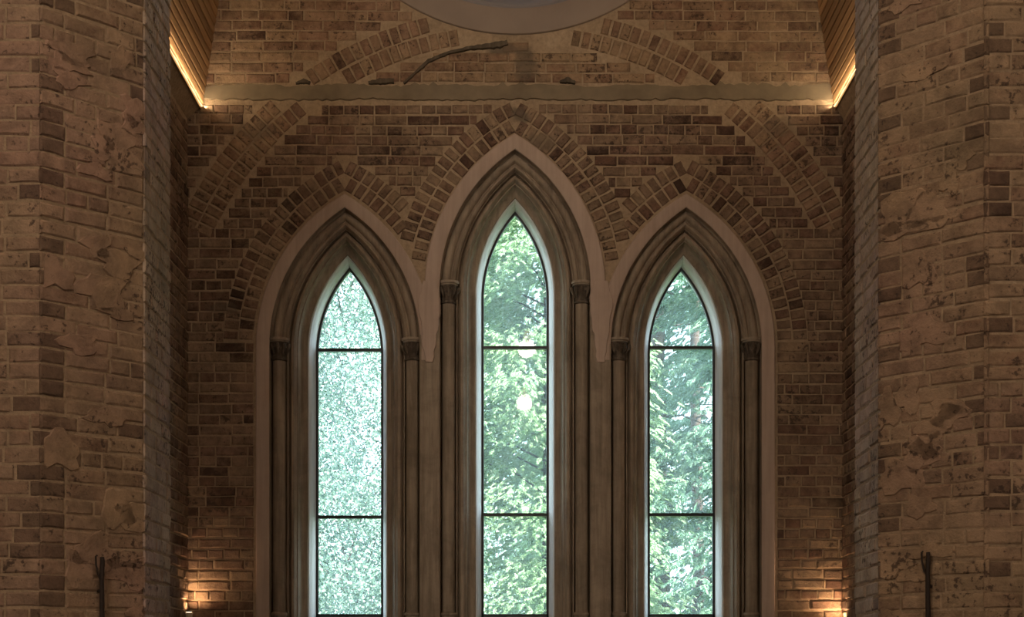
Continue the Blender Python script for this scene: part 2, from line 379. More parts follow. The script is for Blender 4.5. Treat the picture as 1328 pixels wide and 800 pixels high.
    bars = [(870 - (454 if i == 0 else 451)) * dd, (870 - (670.5 if i == 0 else 667.5)) * dd]
    for b_ in bars:
        mb = MB(); mb.box(P(ax - 42.6, b_ - 1.9, GL - 3.2), P(ax + 42.6, b_ + 1.9, GL + 4.5)); mb.build('glazing_bar', M['frame'], win)
    # three panes, each a thin slab
    lv = [g0 + 3, bars[1], bars[0]]
    for k in range(3):
        if k < 2: out = [(ax - 43, lv[k]), (ax + 43, lv[k]), (ax + 43, lv[k + 1]), (ax - 43, lv[k + 1])]
        else:
            out = [(ax - 43, lv[2]), (ax + 43, lv[2])] + [p for p in reversed(path(ax, vs, 43, cc(43), lv[2], 14)) if p[1] > lv[2] + 1]
        nn = len(out); V = [P(u, v, GL + .6) for u, v in out]
        mk('pane', V, [tuple(range(nn))], M['glass'], win)
    for o in bpy.data.objects:
        if o.parent == win: o.matrix_parent_inverse = inv

# ------------------------------------------------------------------ end wall, in an upper and a lower piece parted by the cement band
def hole(i): return path(AX[i], VSPR[i], 106, 112, 34, 16)
TOPV = 1620
lower = holed_prism('wall_back', [[(-900, FLOORV), (900, FLOORV), (900, 750), (-900, 750)]] + [hole(i) for i in range(3)], 0, 90, M['mortar'])
struct(lower, 'brick end wall below the grey cement band, pierced by three lancet windows')
RC = 1097
circ = [(256 * math.cos(2 * PI * k / 72), RC + 256 * math.sin(2 * PI * k / 72)) for k in range(72)]
upper = holed_prism('wall_back_upper', [[(-900, 750), (900, 750), (900, TOPV), (-900, TOPV)], circ], 0, 90, M['mortar'])
struct(upper, 'brick gable above the grey cement band, around the round window')

# brick prototypes --------------------------------------------------
def brick_verts(seed):
    r = random.Random(seed); j = lambda a: r.uniform(-a, a)
    V = []
    for w_ in (1.0, -0.2): V += [(-.5 + j(.008), -.5 + j(.03), w_), (j(.06), -.5 + j(.04), w_), (.5 + j(.008), -.5 + j(.03), w_), (.5 + j(.008), .5 + j(.03), w_), (j(.06), .5 + j(.04), w_), (-.5 + j(.008), .5 + j(.03), w_)]
    V += [(x * (.90 + j(.05)), y * (.74 + j(.1)), -1 + j(.22)) for x, y, _ in V[6:12]]
    return np.array(V)
BF = [(k, (k + 1) % 6, 6 + (k + 1) % 6, 6 + k) for k in range(6)] + [(6 + k, 6 + (k + 1) % 6, 12 + (k + 1) % 6, 12 + k) for k in range(6)] + [(12, 13, 16, 17), (13, 14, 15, 16)]
PROTO = [brick_verts(100 + k) for k in range(20)]
BMESH = {}
def brick_mesh(k, mname, back):
    key = (k, mname)
    if key not in BMESH:
        me = bpy.data.meshes.new('brick'); V = PROTO[k]
        me.from_pydata([(x, w_, y) for x, y, w_ in V], [], BF); me.update()
        bm = bmesh.new(); bm.from_mesh(me); bmesh.ops.recalc_face_normals(bm, faces=bm.faces)
        bm.to_mesh(me); bm.free(); me.materials.append(M[mname]); BMESH[key] = me
    return BMESH[key]
# a brick record: (centre xyz, yaw about z, roll in the wall plane, length, height, proud, size shown)
def emit_bricks(recs, parent, mname, limit=300):
    recs = sorted(recs, key=lambda r: -r[6])
    singles = [r for r in recs[:limit] if r[6] > 0]; rest = recs[len(singles):]
    prnt = parent.matrix_world.copy()
    for rec in singles:
        c, yaw, roll, L, H, pr, sh = rec[:7]
        o = bpy.data.objects.new('brick', brick_mesh(random.randrange(20), mname, 1)); COL.objects.link(o)
        o.parent = parent
        if len(rec) > 7: o.pass_index = 1 if rec[7] else 0
        o.matrix_local = Matrix.Translation(Vector(c) - parent.location) @ Matrix.Rotation(yaw, 4, 'Z') @ Matrix.Rotation(roll, 4, 'Y') @ Matrix.Diagonal((L, pr, H, 1))
    if rest:
        VV = []; FF = []; bf = BF
        for q, rec in enumerate(rest):
            c, yaw, roll, L, H, pr, sh = rec[:7]
            V = PROTO[random.randrange(20)]
            x = V[:, 0] * L; y = V[:, 2] * pr; z = V[:, 1] * H
            cr, sr = math.cos(roll), math.sin(roll); x, z = x * cr + z * sr, -x * sr + z * cr
            cy, sy = math.cos(yaw), math.sin(yaw); x, y = x * cy - y * sy, x * sy + y * cy
            VV.append(np.stack([x + c[0], y + c[1], z + c[2]], 1)); FF += [tuple(i + 18 * q for i in f[::-1]) for f in bf]
        V = np.concatenate(VV) - np.array(parent.location)
        o = mk('brickwork', V.tolist(), FF, M[mname], parent); o['kind'] = 'stuff'
CH = 13.4
def rows(s0, s1, v0, v1, allowed, wob=1.0, seed=1, joint=1.9, wrap=0.0):
    """lay irregular courses over s0..s1, v0..v1; yields (s, v, length, height)"""
    r = random.Random(seed); out = []; k = 0; ph = r.uniform(0, 6)
    v = v0 + CH / 2
    while v + CH / 2 < v1 + 2:
        step = 1.5; ss = np.arange(s0, s1 + .01, step)
        ok = [allowed(s, v - 4.2) and allowed(s, v + 4.2) for s in ss]
        kind = r.choices(['s', 'h', 'm'], [5, 2.2, 3])[0]
        i = 0
        while i < len(ss):
            if not ok[i]: i += 1; continue
            j = i
            while j + 1 < len(ss) and ok[j + 1]: j += 1
            a, b = ss[i], ss[j]; s = a; first = True
            while b - s > 5:
                L = 40.2 if kind == 's' else 20.1 if kind == 'h' else r.choice([40.2, 40.2, 20.1, 29])
                if first: L = L * r.choice([1, .5, .75]) if a > s0 + 2 or k % 2 == 0 else L * .5 if kind == 's' else L
                first = False; L *= r.uniform(.94, 1.06)
                if b - (s + L) < 7: L = b - s
                L = min(L, 47)
                e0 = wrap if s <= s0 + .1 else -joint * r.uniform(.35, .65); e1 = wrap if s + L >= s1 - .8 else -joint * r.uniform(.35, .65)
                out.append((s + L / 2 + (e1 - e0) / 2, v + wob * math.sin(s * .013 + ph + k * .5) * .9 + r.uniform(-.35, .35), L + e0 + e1, (CH - joint * r.uniform(.7, 1.4))))
                s += L
            i = j + 1
        v += CH; k += 1
    return out
def seen(u, v): return -420 < u < 420 and 62 < v < 872
def end_rec(u, v, L, H, roll=0.0):
    pr = random.uniform(1.0, 2.3); vis = L * H if seen(u, v) else 0
    return (P(u, v, 0), 0.0, roll + random.uniform(-.012, .012), L * S, H * S, pr * S, vis)
BAND = (739.5, 760)
def ok_low(u, v):
    if v > BAND[0] - 3: return False
    for i in range(3):
        if inside(u, v, i, 156 if v > VSPR[i] + 4 else (117 if i != 1 else 118)): return False
    if v > 572:
        d = math.hypot(u, v - 384)
        if 430 < d < 480: return False
    return True
def ok_up(u, v):
    if v < BAND[1] + 1: return False
    if math.hypot(u, v - RC) < 273: return False
    return not (430 < math.hypot(u, v - 384) < 480)
recs = [end_rec(*b) for b in rows(-430, 430, FLOORV + 2, BAND[0] - 4, ok_low, seed=3)]
emit_bricks(recs, lower, 'brick')
recs = [end_rec(*b) for b in rows(-430, 430, BAND[1] + 2.5, 1200, ok_up, seed=5)]
emit_bricks(recs, upper, 'brick_upper')
# relieving arches
def ring(cx, cy, r0, L, t0, t1, ok, pitch=13.2):
    n = max(1, int(abs(t1 - t0) * (r0 + L / 2) / pitch)); out = []
    for k in range(n):
        t = t0 + (t1 - t0) * (k + .5) / n; r = r0 + L / 2 + random.uniform(-.6, .6)
        u, v = cx + r * math.cos(t), cy + r * math.sin(t)
        if ok(u, v):
            out.append(end_rec(u, v, L - 1.9 * random.uniform(.7, 1.4), pitch - 1.9 * random.uniform(.8, 1.8), -t))
    return out
for i in range(3):
    rr = []
    def ok(u, v):
        return all(not inside(u, v, j, 122 if j != i else 117) for j in range(3)) and not (i != 1 and inside(u, v, 1, 160))
    for s in (-1, 1):
        for r0 in (112 + 118, 112 + 138):
            top = math.acos(112 / (r0 + 5.0))
            t0, t1 = (PI, PI - top) if s < 0 else (0, top)
            rr += ring(AX[i] - s * 112, VSPR[i], r0, 19.6, t0 + (.03 if s > 0 else -.03), t1, ok)
    e = empty('trim_%d' % (i + 1), P(AX[i], VSPR[i] + 200, 0)); struct(e, ['ring of radial bricks arching over the left lancet', 'ring of radial bricks arching over the middle lancet', 'ring of radial bricks arching over the right lancet'][i])
    emit_bricks(rr, e, 'brick')
rr = []
okb = lambda u, v: (v < BAND[0] - 7 or v > BAND[1] + 6) and math.hypot(u, v - RC) > 283 and abs(u) < 432
for r0 in (432, 455.5):
    rr += ring(0, 384, r0, 22.5, PI - .42, .42, okb)
e = empty('trim_4', P(0, 850, 0)); struct(e, 'wide double ring of radial bricks spanning the end wall, cut by the cement band')
emit_bricks(rr, e, 'brick_upper')

# cement band, ragged edges
mb = MB(); us = np.arange(-430, 431, 6.0); V = []
for u in us:
    t = BAND[1] + 1.2 * math.sin(u * .05) + random.uniform(-1.4, 1.4) + (4 if random.random() < .06 else 0); b_ = BAND[0] + .8 * math.sin(u * .031 + 1) + random.uniform(-1.6, 1.6)
    V += [P(u, b_, 2), P(u, b_ + 1.2, -2.6), P(u, t - 1.2, -2.6), P(u, t, 2)]
n = len(us)
mb.add(V, [(4 * i + k, 4 * i + k + 1, 4 * i + 5 + k, 4 * i + 4 + k) for i in range(n - 1) for k in range(3)] + [(4 * i, 4 * i + 4, 4 * i + 7, 4 * i + 3) for i in range(n - 1)] + [(0, 1, 2, 3), tuple(4 * n - 4 + k for k in range(4))])
struct(mb.build('trim_5', M['cement']), 'grey cement band running level across the end wall')

# dark cement patches in the gable
def ribbon(pts, ws, name, parent, m, proud=-4.4):
    mb = MB(); V = []; q = len(pts)
    fine = []
    for k in range(q - 1):
        for t in np.linspace(0, 1, 6, endpoint=False): fine.append((pts[k][0] + (pts[k + 1][0] - pts[k][0]) * t, pts[k][1] + (pts[k + 1][1] - pts[k][1]) * t, ws[k] + (ws[k + 1] - ws[k]) * t))
    for k, (u, v, wd) in enumerate(fine):
        a = fine[max(0, k - 1)]; b = fine[min(len(fine) - 1, k + 1)]
        d = math.hypot(b[0] - a[0], b[1] - a[1]); nx, ny = -(b[1] - a[1]) / d, (b[0] - a[0]) / d
        h1 = wd * random.uniform(.7, 1.25) / 2; h2 = wd * random.uniform(.7, 1.25) / 2
        V += [P(u + nx * h1, v + ny * h1, 1), P(u + nx * h1 * .8, v + ny * h1 * .8, proud), P(u - nx * h2 * .8, v - ny * h2 * .8, proud), P(u - nx * h2, v - ny * h2, 1)]
    n = len(fine)
    mb.add(V, [(4 * i + k, 4 * i + k + 1, 4 * i + 5 + k, 4 * i + 4 + k) for i in range(n - 1) for k in range(3)] + [(4 * i, 4 * i + 4, 4 * i + 7, 4 * i + 3) for i in range(n - 1)] + [(0, 1, 2, 3), tuple(4 * n - 4 + k for k in range(4))])
    return mb.build(name, m, parent)
Q = lambda pts: [(x - 668, 870 - y) for x, y in pts]
ribbon(Q([(524, 109), (540, 94), (556, 80), (580, 70), (610, 63), (640, 60), (662, 56)]), [3, 3.5, 5, 4.5, 5, 8, 9], 'cement_crack', upper, M['crack'])
ribbon(Q([(478, 108), (496, 106), (514, 106)]), [3, 9, 5], 'cement_patch', upper, M['crack'])
ribbon(Q([(384, 109), (394, 106), (404, 109)]), [2, 7, 3], 'cement_patch', upper, M['crack'])
ribbon(Q([(726, 107), (736, 105), (748, 109)]), [3, 8, 3], 'cement_patch', upper, M['crack'])

# stone strips between the lancets
for k, (ua, ub, lb) in enumerate(((-124, -97.5, 'narrow stone strip between left and middle lancets'), (97.5, 124.5, 'narrow stone strip between middle and right lancets'))):
    prof = [(ua, 2), (ua, -.2), (ua + 2, -1.6), (ua + (ub - ua) * .3, -1.8), (ua + (ub - ua) * .5, -3.4), (ua + (ub - ua) * .7, -1.8), (ub - 2, -1.6), (ub, -.2), (ub, 2)]
    V = [P(u, v, w_) for v in (SILL, 492) for u, w_ in prof]; n = len(prof)
    o = mk('trim_%d' % (6 + k), V, [(i, (i + 1) % n, n + (i + 1) % n, n + i) for i in range(n)] + [tuple(range(n)), tuple(range(n, 2 * n))], M['stone'], None, 30)
    struct(o, lb)

# smeared render where the arches of neighbouring lancets run together
for k, (uc, sg) in enumerate(((-111, -1), (111.5, 1))):
    g = random.Random(60 + k); L_, R_ = [], []
    for v in range(400, 512, 7):
        t = (v - 400) / 112
        hw0 = 5 + 9 * min(1, t * 1.6) + g.uniform(-1.6, 1.6) - (max(0, t - .75) * 30); hw1 = 4 + 9 * min(1, t * 1.8) + g.uniform(-1.6, 1.6) - (max(0, t - .75) * 20)
        L_.append((uc - max(hw0, 1.5), v)); R_.append((uc + max(hw1, 1.5), v))
    n = len(L_); V = [P(u, v, -4.6) for u, v in L_] + [P(u, v, -4.6) for u, v in R_] + [P(u - 1.2, v, 1) for u, v in L_] + [P(u + 1.2, v, 1) for u, v in R_]
    F = [(i, i + 1, n + i + 1, n + i) for i in range(n - 1)] + [(i, i + 1, 2 * n + i + 1, 2 * n + i) for i in range(n - 1)] + [(n + i, n + i + 1, 3 * n + i + 1, 3 * n + i) for i in range(n - 1)] + [(0, n, 3 * n, 2 * n), (n - 1, 2 * n - 1, 4 * n - 1, 3 * n - 1)]
    mk('render_patch', V, F, M['render'], lower)

# round window
win = empty('window_4', P(0, RC, 0)); struct(win, 'round window high in the gable, only its rendered lower rim in view'); inv = Matrix.Translation(-Vector(win.location))
def rsweep(name, prof, m, parent, n=96):
    k = len(prof); V = [P(r * math.cos(2 * PI * i / n), RC + r * math.sin(2 * PI * i / n), w_) for r, w_ in prof for i in range(n)]
    o = mk(name, V, [(j * n + i, j * n + (i + 1) % n, ((j + 1) % k) * n + (i + 1) % n, ((j + 1) % k) * n + i) for j in range(k) for i in range(n)], m, parent, 35)
    o.matrix_parent_inverse = inv; return o
rsweep('rendered_ring', [(273, 2), (272, -3.5), (270, -4.5), (242, -4.5), (239, -3), (238, 4), (238, 60), (258, 60), (258, 2)], M['ring'], win)
rsweep('inner_ring', [(239, 3), (235, 1), (231, 3), (228, 9), (206, 30), (203, 60), (239, 60)], M['ring_inner'], win)
rsweep('frame', [(206, 46), (198, 46), (198, 54), (206, 54)], M['frame'], win)
V = [P(203 * math.cos(2 * PI * i / 64), RC + 203 * math.sin(2 * PI * i / 64), 50) for i in range(64)]
mk('pane', V, [tuple(range(64))], M['glass'], win).matrix_parent_inverse = inv

# ------------------------------------------------------------------ chancel piers
def Y(d): return DW * d
def pier(sgn, x_out, x_in, y0, y1, y2, name, lab, seed):
    xo, xi, xe = sgn * x_out * S, sgn * x_in * S, sgn * 900 * S
    pts = [(xe, y0), (xo, y0), (xi, y1), (xi, y2), (xe, y2)]; n = 5
    z0, z1 = 0, EYE + TOPV * S
    V = [(x, y, z) for z in (z0, z1) for x, y in pts]
    body = mk(name, V, [(i, (i + 1) % n, n + (i + 1) % n, n + i) for i in range(n)] + [tuple(range(n)), tuple(range(n, 2 * n))], M['mortar_pier'])
    struct(body, lab); recs = []
    def face(p0, p1, sd, vmax, vis_from=0, kind='splay'):
        p0, p1 = Vector(p0), Vector(p1); L = (p1 - p0).length / S; d = (p1 - p0).normalized()
        yaw = math.atan2(d.y, d.x)
        # local -Y must point out of the wall
        for s, v, bl, bh in rows(0, L, FLOORV + 2, vmax, lambda s, v: 0 <= s <= L, seed=sd, wob=1.6, wrap=2.4):
            q = p0 + d * (s * S); z = EYE + v * S
            # projected position, to know what is in view
            px = 668 + q.x / q.y * 2000; py = 870 - (z - EYE) / q.y * 2000
            show = 0
            if -8 < px < 1336 and -8 < py < 808: show = bl * bh * (1 if kind != 'inner' else .35) / (q.y / DW)
            pr = random.uniform(.3, 1.5) * S
            near = min(s, L - s) < 15 and kind != 'inner'
            dark = bl < 25 and random.random() < (.6 if near else .12)
            recs.append(((q.x, q.y, z), yaw, random.uniform(-.014, .014), bl * S, bh * S, pr, show, dark, kind))
    if sgn < 0:
        face((-560 * S, y0), (xo, y0), seed, 700, kind='front')
        face((xo, y0), (xi, y1), seed + 1, 700)
        face((xi, y1), (xi, y2), seed + 2, 700, kind='inner')
    else:
        face((xo, y0), (560 * S, y0), seed, 700, kind='front')
        face((xi, y1), (xo, y0), seed + 1, 700)
        face((xi, y2), (xi, y1), seed + 2, 700, kind='inner')
    emit_bricks([r for r in recs if r[8] != 'inner'], body, 'brick_pier', 210)
    emit_bricks([r for r in recs if r[8] == 'inner'], body, 'brick_lime', 90)  # inner faces: brick with window daylight put into its tone
    # thin remnants of plaster still sticking to the splay
    A, B = (Vector((xo, y0, 0)), Vector((xi, y1, 0))); d = (B - A).normalized(); L = (B - A).length / S; nr = Vector((-sgn * abs(d.y), -abs(d.x), 0)); g = random.Random(seed + 7); mb = MB()
    for k in range(26):
        rs, rv = g.uniform(9, 26), g.uniform(5, 17); cs = g.uniform(6, L - 6); cv = g.uniform(20, 600); n = 18; ph = g.uniform(0, 6)
        rim = []; top = []
        for q in range(n):
            t = 2 * PI * q / n; f = 1 + .22 * math.sin(3 * t + ph) + .15 * math.sin(5 * t + 2 * ph) + g.uniform(-.13, .13)
            for lst, ff, o_ in ((rim, 1, -.3), (top, .9, 1.6)):
                s_ = min(max(cs + rs * f * ff * math.cos(t), .8), L - .8); lst.append(A + d * (s_ * S) + nr * (o_ * S) + Vector((0, 0, EYE + (cv + rv * f * ff * math.sin(t)) * S)))
        mb.add(rim + top, [(q, (q + 1) % n, n + (q + 1) % n, n + q) for q in range(n)] + [tuple(range(n, 2 * n))])
    o = mb.build('plaster_residue', M['plaster_old'], body); o['kind'] = 'stuff'
pier(-1, 389, 321.6, Y(.635), Y(.67), Y(.7165), 'wall_left', 'left splayed brick pier framing the recess, with scraped plaster stains', 20)
pier(1, 388.6, 317.6, Y(.635), Y(.67), Y(.7185), 'wall_right', 'right splayed brick pier framing the recess, more brightly lit', 30)

# chancel side walls, plain brick with a rough corbel under the eaves
for sgn, nm, lb, ee in ((-1, 'wall_chancel_left', 'narrow left side wall of the recess behind the left pier', -406), (1, 'wall_chancel_right', 'narrow right side wall of the recess behind the right pier', 414)):
    y0, y1 = Y(.717) , DW
    mb = MB(); a, b = sorted((sgn * 425 * S, sgn * 470 * S)); mb.box((a, y0 + .005, 0), (b, y1, EYE + 722 * S))
    c = ee - sgn * 2.5
    c = ee + sgn * 1.5
    V = []
    for y in (y0 + .005, y1): V += [(sgn * 470 * S, y, EYE + 722 * S), (sgn * 425 * S, y, EYE + 715 * S), (c * S, y, EYE + 731 * S), (c * S, y, EYE + 735 * S), (sgn * 470 * S, y, EYE + 742 * S)]
    mb.add(V, [(i, (i + 1) % 5, 5 + (i + 1) % 5, 5 + i) for i in range(5)] + [tuple(range(5)), tuple(range(5, 10))])
    body = mb.build(nm, M['mortar']); struct(body, lb)
    Lr = (y1 - y0) / S; recs = []
    for s, v, bl, bh in rows(0, Lr, FLOORV + 2, 714, lambda s, v: 0 <= s <= Lr, seed=41 if sgn < 0 else 42):
        y = y0 + s * S; px = abs(425 * S / y * 2000)
        show = bl * bh if px < 449 and 60 < v < 735 else 0
        recs.append(((sgn * 425 * S, y if sgn > 0 else y, EYE + v * S), -PI / 2 * 1 if sgn > 0 else PI / 2, 0, bl * S, bh * S, random.uniform(1., 2.4) * S, show))
    # knobbly brick ends on the corbel
    emit_bricks(recs, body, 'brick')

# ------------------------------------------------------------------ boarded vault
def vault(sgn, e0):
    k = (abs(e0) - 21)
    return [(abs(e0), 734), (k, 870), (k - 20, 1000), (k - 48, 1150), (k - 98, 1300), (k - 185, 1410), (k - 290, 1480), (0, 1506)]
ceil = empty('ceiling', (0, (Y(.717) + DW) / 2, EYE + 1500 * S)); struct(ceil, 'timber vault over the recess, lined with narrow lengthwise boards')
BW = 11.4; y0, y1 = Y(.7175), DW - .002
mb = MB()
prof = [(-.5, 1), (-.5, -.5), (-.42, -1), (.42, -1), (.5, -.5), (.5, 1)]
for yy in (-.5, .5): mb.v += [(x * (BW - 1.4) * S, yy * (y1 - y0), z * 1.6 * S) for x, z in prof]
mb.f = [(i, (i + 1) % 6, 6 + (i + 1) % 6, 6 + i) for i in range(6)] + [tuple(range(6)), tuple(range(6, 12))]
board_me = None
back = MB()
for sgn, e0 in ((-1, -406), (1, 414)):
    pl = vault(sgn, e0); seg = []; pts = []
    cum = [0]
    for a, b in zip(pl, pl[1:]): cum.append(cum[-1] + math.hypot(b[0] - a[0], b[1] - a[1]))
    def at(s):
        for q in range(len(pl) - 1):
            if s <= cum[q + 1] or q == len(pl) - 2:
                t = (s - cum[q]) / (cum[q + 1] - cum[q]); a, b = pl[q], pl[q + 1]
                return a[0] + (b[0] - a[0]) * t, a[1] + (b[1] - a[1]) * t
    nb = int(cum[-1] / BW)
    for q in range(nb):
        a = at(q * BW); b = at((q + 1) * BW); cu, cv = (a[0] + b[0]) / 2, (a[1] + b[1]) / 2
        du, dv = b[0] - a[0], b[1] - a[1]; ang = math.atan2(dv, sgn * du)
        if board_me is None:
            o = mb.build('board', M['wood'], ceil); board_me = o.data
        else:
            o = bpy.data.objects.new('board', board_me); COL.objects.link(o); o.parent = ceil
        o.matrix_parent_inverse = Matrix.Identity(4)
        o.matrix_local = Matrix.Translation(Vector((sgn * cu * S, (y0 + y1) / 2, EYE + cv * S)) - ceil.location) @ Matrix.Rotation(-ang, 4, 'Y') @ (Matrix.Rotation(PI, 4, 'X') if sgn > 0 else Matrix.Identity(4))
    # backing sheet behind the boards
    n = len(pl); V = [(sgn * (u + 2.5) * S, y, EYE + (v + 1) * S) for y in (y0, y1) for u, v in pl] + [(sgn * (u + 6) * S, y, EYE + (v + 4) * S) for y in (y0, y1) for u, v in pl]
    back.add(V, [(i, i + 1, n + i + 1, n + i) for i in range(n - 1)] + [(2 * n + i, 3 * n + i, 3 * n + i + 1, 2 * n + i + 1) for i in range(n - 1)] + [(i, 2 * n + i, 2 * n + i + 1, i + 1) for i in range(n - 1)] + [(n + i, n + i + 1, 3 * n + i + 1, 3 * n + i) for i in range(n - 1)] + [(0, n, 3 * n, 2 * n), (n - 1, 3 * n - 1, 4 * n - 1, 2 * n - 1)])
o = back.build('backing_sheet', M['iron'], ceil); o.matrix_parent_inverse = Matrix.Translation(-ceil.location)

# LED strips tucked at the feet of the vault
for sgn, e0 in ((-1, -406), (1, 414)):
    t = empty('light_strip', (e0 * S, (y0 + y1) / 2, EYE + 732 * S))
    t['label'] = ('warm glowing strip along the left eave under the wooden boards' if sgn < 0 else 'warm glowing strip along the right eave under the wooden boards')
    t['category'] = 'light strip'; t['group'] = 'eave light strips'
    mb = MB(); inn = Matrix.Translation(-t.location)
    us = np.linspace(y0, y1, 90)
    pts = [(e0 * S - sgn * .002, y, EYE + (731.2 + .5 * math.sin(q * .8) + random.uniform(-.3, .3)) * S) for q, y in enumerate(us)]
    mb.tube(pts, [(.75 + .25 * math.sin(q * .8)) * S for q in range(len(us))], 6)
    mb.build('diffuser', M['led'], t).matrix_parent_inverse = inn
    mb = MB(); a, b = sorted((e0 * S + sgn * .004, e0 * S + sgn * .012)); mb.box((a, y0, EYE + 728 * S), (b, y1 - .001, EYE + 731.5 * S)); mb.build('channel', M['brass'], t).matrix_parent_inverse = inn
    L = light('eave_glow', 'AREA', (e0 * S - sgn * .022, (y0 + y1) / 2, EYE + 730 * S), LED_W, (1.0, .76, .48), (-sgn * .18, 0, 1), shape='RECTANGLE')
    L.data.size = .02; L.data.size_y = y1 - y0 - .02
    L.rotation_euler = (PI, -sgn * math.radians(38), 0)
    L.parent = t; L.matrix_parent_inverse = inn

# ------------------------------------------------------------------ shell of the nave (behind and around the camera)
def boxs(name, a, b, m, lab):
    mb = MB(); mb.box(a, b); return struct(mb.build(name, m), lab)
XE = 900 * S; ZT = EYE + TOPV * S
boxs('floor', (-XE, -5, -.1), (XE, DW, 0), M['floor'], 'stone floor of the church')
boxs('wall_nave_left', (-XE - .2, -5, 0), (-XE, DW + .5, ZT), M['plaster'], 'plastered left wall of the nave')
boxs('wall_nave_right', (XE, -5, 0), (XE + .2, DW + .5, ZT), M['plaster'], 'plastered right wall of the nave')
boxs('wall_front', (-XE, -5.2, 0), (XE, -5, ZT), M['plaster'], 'plastered wall of the nave opposite the lancets')
boxs('ceiling_nave', (-XE, -5, ZT), (XE, DW + .5, ZT + .2), M['wood'], 'flat timber ceiling of the nave')

# pendants
for k, (x, y, z, e) in enumerate(PENDANTS):
    t = empty('pendant_lamp', (x, y, z)); t['category'] = 'lamp'; t['group'] = 'nave pendant lamps'
    t['label'] = 'warm globe pendant lamp hanging in the nave, %s' % ['nearer the entrance on the left', 'nearer the entrance on the right', 'just before the left pier, added to light the splays', 'just before the right pier, added to light the splays'][k]
    inn = Matrix.Translation(-t.location)
    def lathe(prof, n=16):
        V = [(x + r * math.cos(2 * PI * i / n), y + r * math.sin(2 * PI * i / n), z + h) for r, h in prof for i in range(n)]
        return V, [(j * n + i, j * n + (i + 1) % n, (j + 1) * n + (i + 1) % n, (j + 1) * n + i) for j in range(len(prof) - 1) for i in range(n)]
    mb = MB(); mb.add(*lathe([(.001, -.09), (.03, -.075), (.042, -.03), (.042, .03), (.03, .075), (.02, .09)])); mb.build('globe', M['lamp'], t, 60).matrix_parent_inverse = inn
    mb = MB(); mb.add(*lathe([(.03, .085), (.03, .16), (.012, .17), (.001, .17)])); mb.build('lamp_holder', M['brass'], t, 60).matrix_parent_inverse = inn
    mb = MB(); mb.tube([(x, y, z + .17), (x, y, ZT)], [.004, .004], 5); mb.build('cable', M['iron'], t).matrix_parent_inverse = inn
    L = light('bulb', 'POINT', (x, y, z - .16), e, WARM, shadow_soft_size=.12); L.parent = t; L.matrix_parent_inverse = inn

# wall uplights in the lower corners of the end wall
for k, (u, v) in enumerate(UPLIGHTS):
    x, y, z = P(u, v, -18)
    t = empty('wall_uplight', (x, y, z)); t['category'] = 'lamp'; t['group'] = 'corner uplights'
    t['label'] = ['small cream uplight in the lower left corner of the end wall', 'small cream uplight low in the right corner of the end wall'][k]
    inn = Matrix.Translation(-t.location); n = 16
    def cyl(r0, h0, h1, r1=None):
        r1 = r1 or r0
        V = [(x + r * math.cos(2 * PI * i / n), y + r * math.sin(2 * PI * i / n), z + h) for r, h in ((r0, h0), (r1, h1)) for i in range(n)]
        return V, [(i, (i + 1) % n, n + (i + 1) % n, n + i) for i in range(n)] + [tuple(range(n)), tuple(range(n, 2 * n))]
    mb = MB(); mb.add(*cyl(.024, -.16, .085)); mb.add(*cyl(.028, .072, .085)); mb.build('housing', M['cream'], t, 40).matrix_parent_inverse = inn
    mb = MB(); mb.add(*cyl(.02, .0851, .088)); mb.build('lens', M['lens'], t).matrix_parent_inverse = inn
    mb = MB(); mb.box((x - .012, y + .02, z - .06), (x + .012, y + 18 * S, z - .03)); mb.build('bracket', M['cream'], t).matrix_parent_inverse = inn
    L = light('uplight_beam', 'SPOT', (x, y - .01, z + .1), [10, 15][k], (1.0, .62, .34), (-.25 if u > 0 else .25, .10, 1), spot_size=2.6, spot_blend=1.0, shadow_soft_size=.03); L.parent = t; L.matrix_parent_inverse = inn

# forked iron rods on the splayed piers
def rod(px, py_top, side, lab):
    # where the ray through the rod meets the splay plane
    sgn = -1 if px < 668 else 1
    xo, xi = (389 if sgn < 0 else 388.6) * S * sgn, (321.6 if sgn < 0 else 317.6) * S * sgn
    A = Vector((xo, Y(.635))); B = Vector((xi, Y(.67))); k = (px - 668) / 2000
    t = (k * A.y - A.x) / ((B.x - A.x) - k * (B.y - A.y)); q = A + (B - A) * t
    nrm = Vector((-sgn, -1)).normalized(); q = q + nrm * .035; zt = EYE + (870 - py_top) / 2000 * q.y
    o = empty('iron_rod', (q.x, q.y, zt - 1.2)); inn = Matrix.Translation(-o.location); o['label'] = lab; o['category'] = 'iron rod'; o['group'] = 'iron rods on the piers'
    d = (B - A).normalized() * (1 if side > 0 else -1)
    c = lambda s, h, out=0: (q.x + d.x * s + nrm.x * out, q.y + d.y * s + nrm.y * out, zt + h)
    mb = MB(); mb.tube([c(0, -1.2), c(0, -.6), c(.002, -.3), c(0, -.1), c(.004, -.02), c(.002, 0)], [.009, .01, .012, .011, .011, .009], 8); mb.build('bar', M['iron'], o, 50).matrix_parent_inverse = inn
    mb = MB(); mb.tube([c(0, -.12), c(-.02, -.08), c(-.03, -.04), c(-.032, 0), c(-.024, .006)], [.005, .006, .005, .005, .004], 6); mb.build('prong', M['iron'], o, 50).matrix_parent_inverse = inn
    for h in (-.16, -.9):
        mb = MB(); mb.tube([c(0, h, 0), c(0, h, -.05)], [.008, .008], 6); mb.build('fixing', M['iron'], o).matrix_parent_inverse = inn
rod(127, 722, 1, 'dark rusty iron rod with forked top fixed to the left pier')
rod(1208, 716, -1, 'dark rusty iron rod with forked top fixed to the right pier')

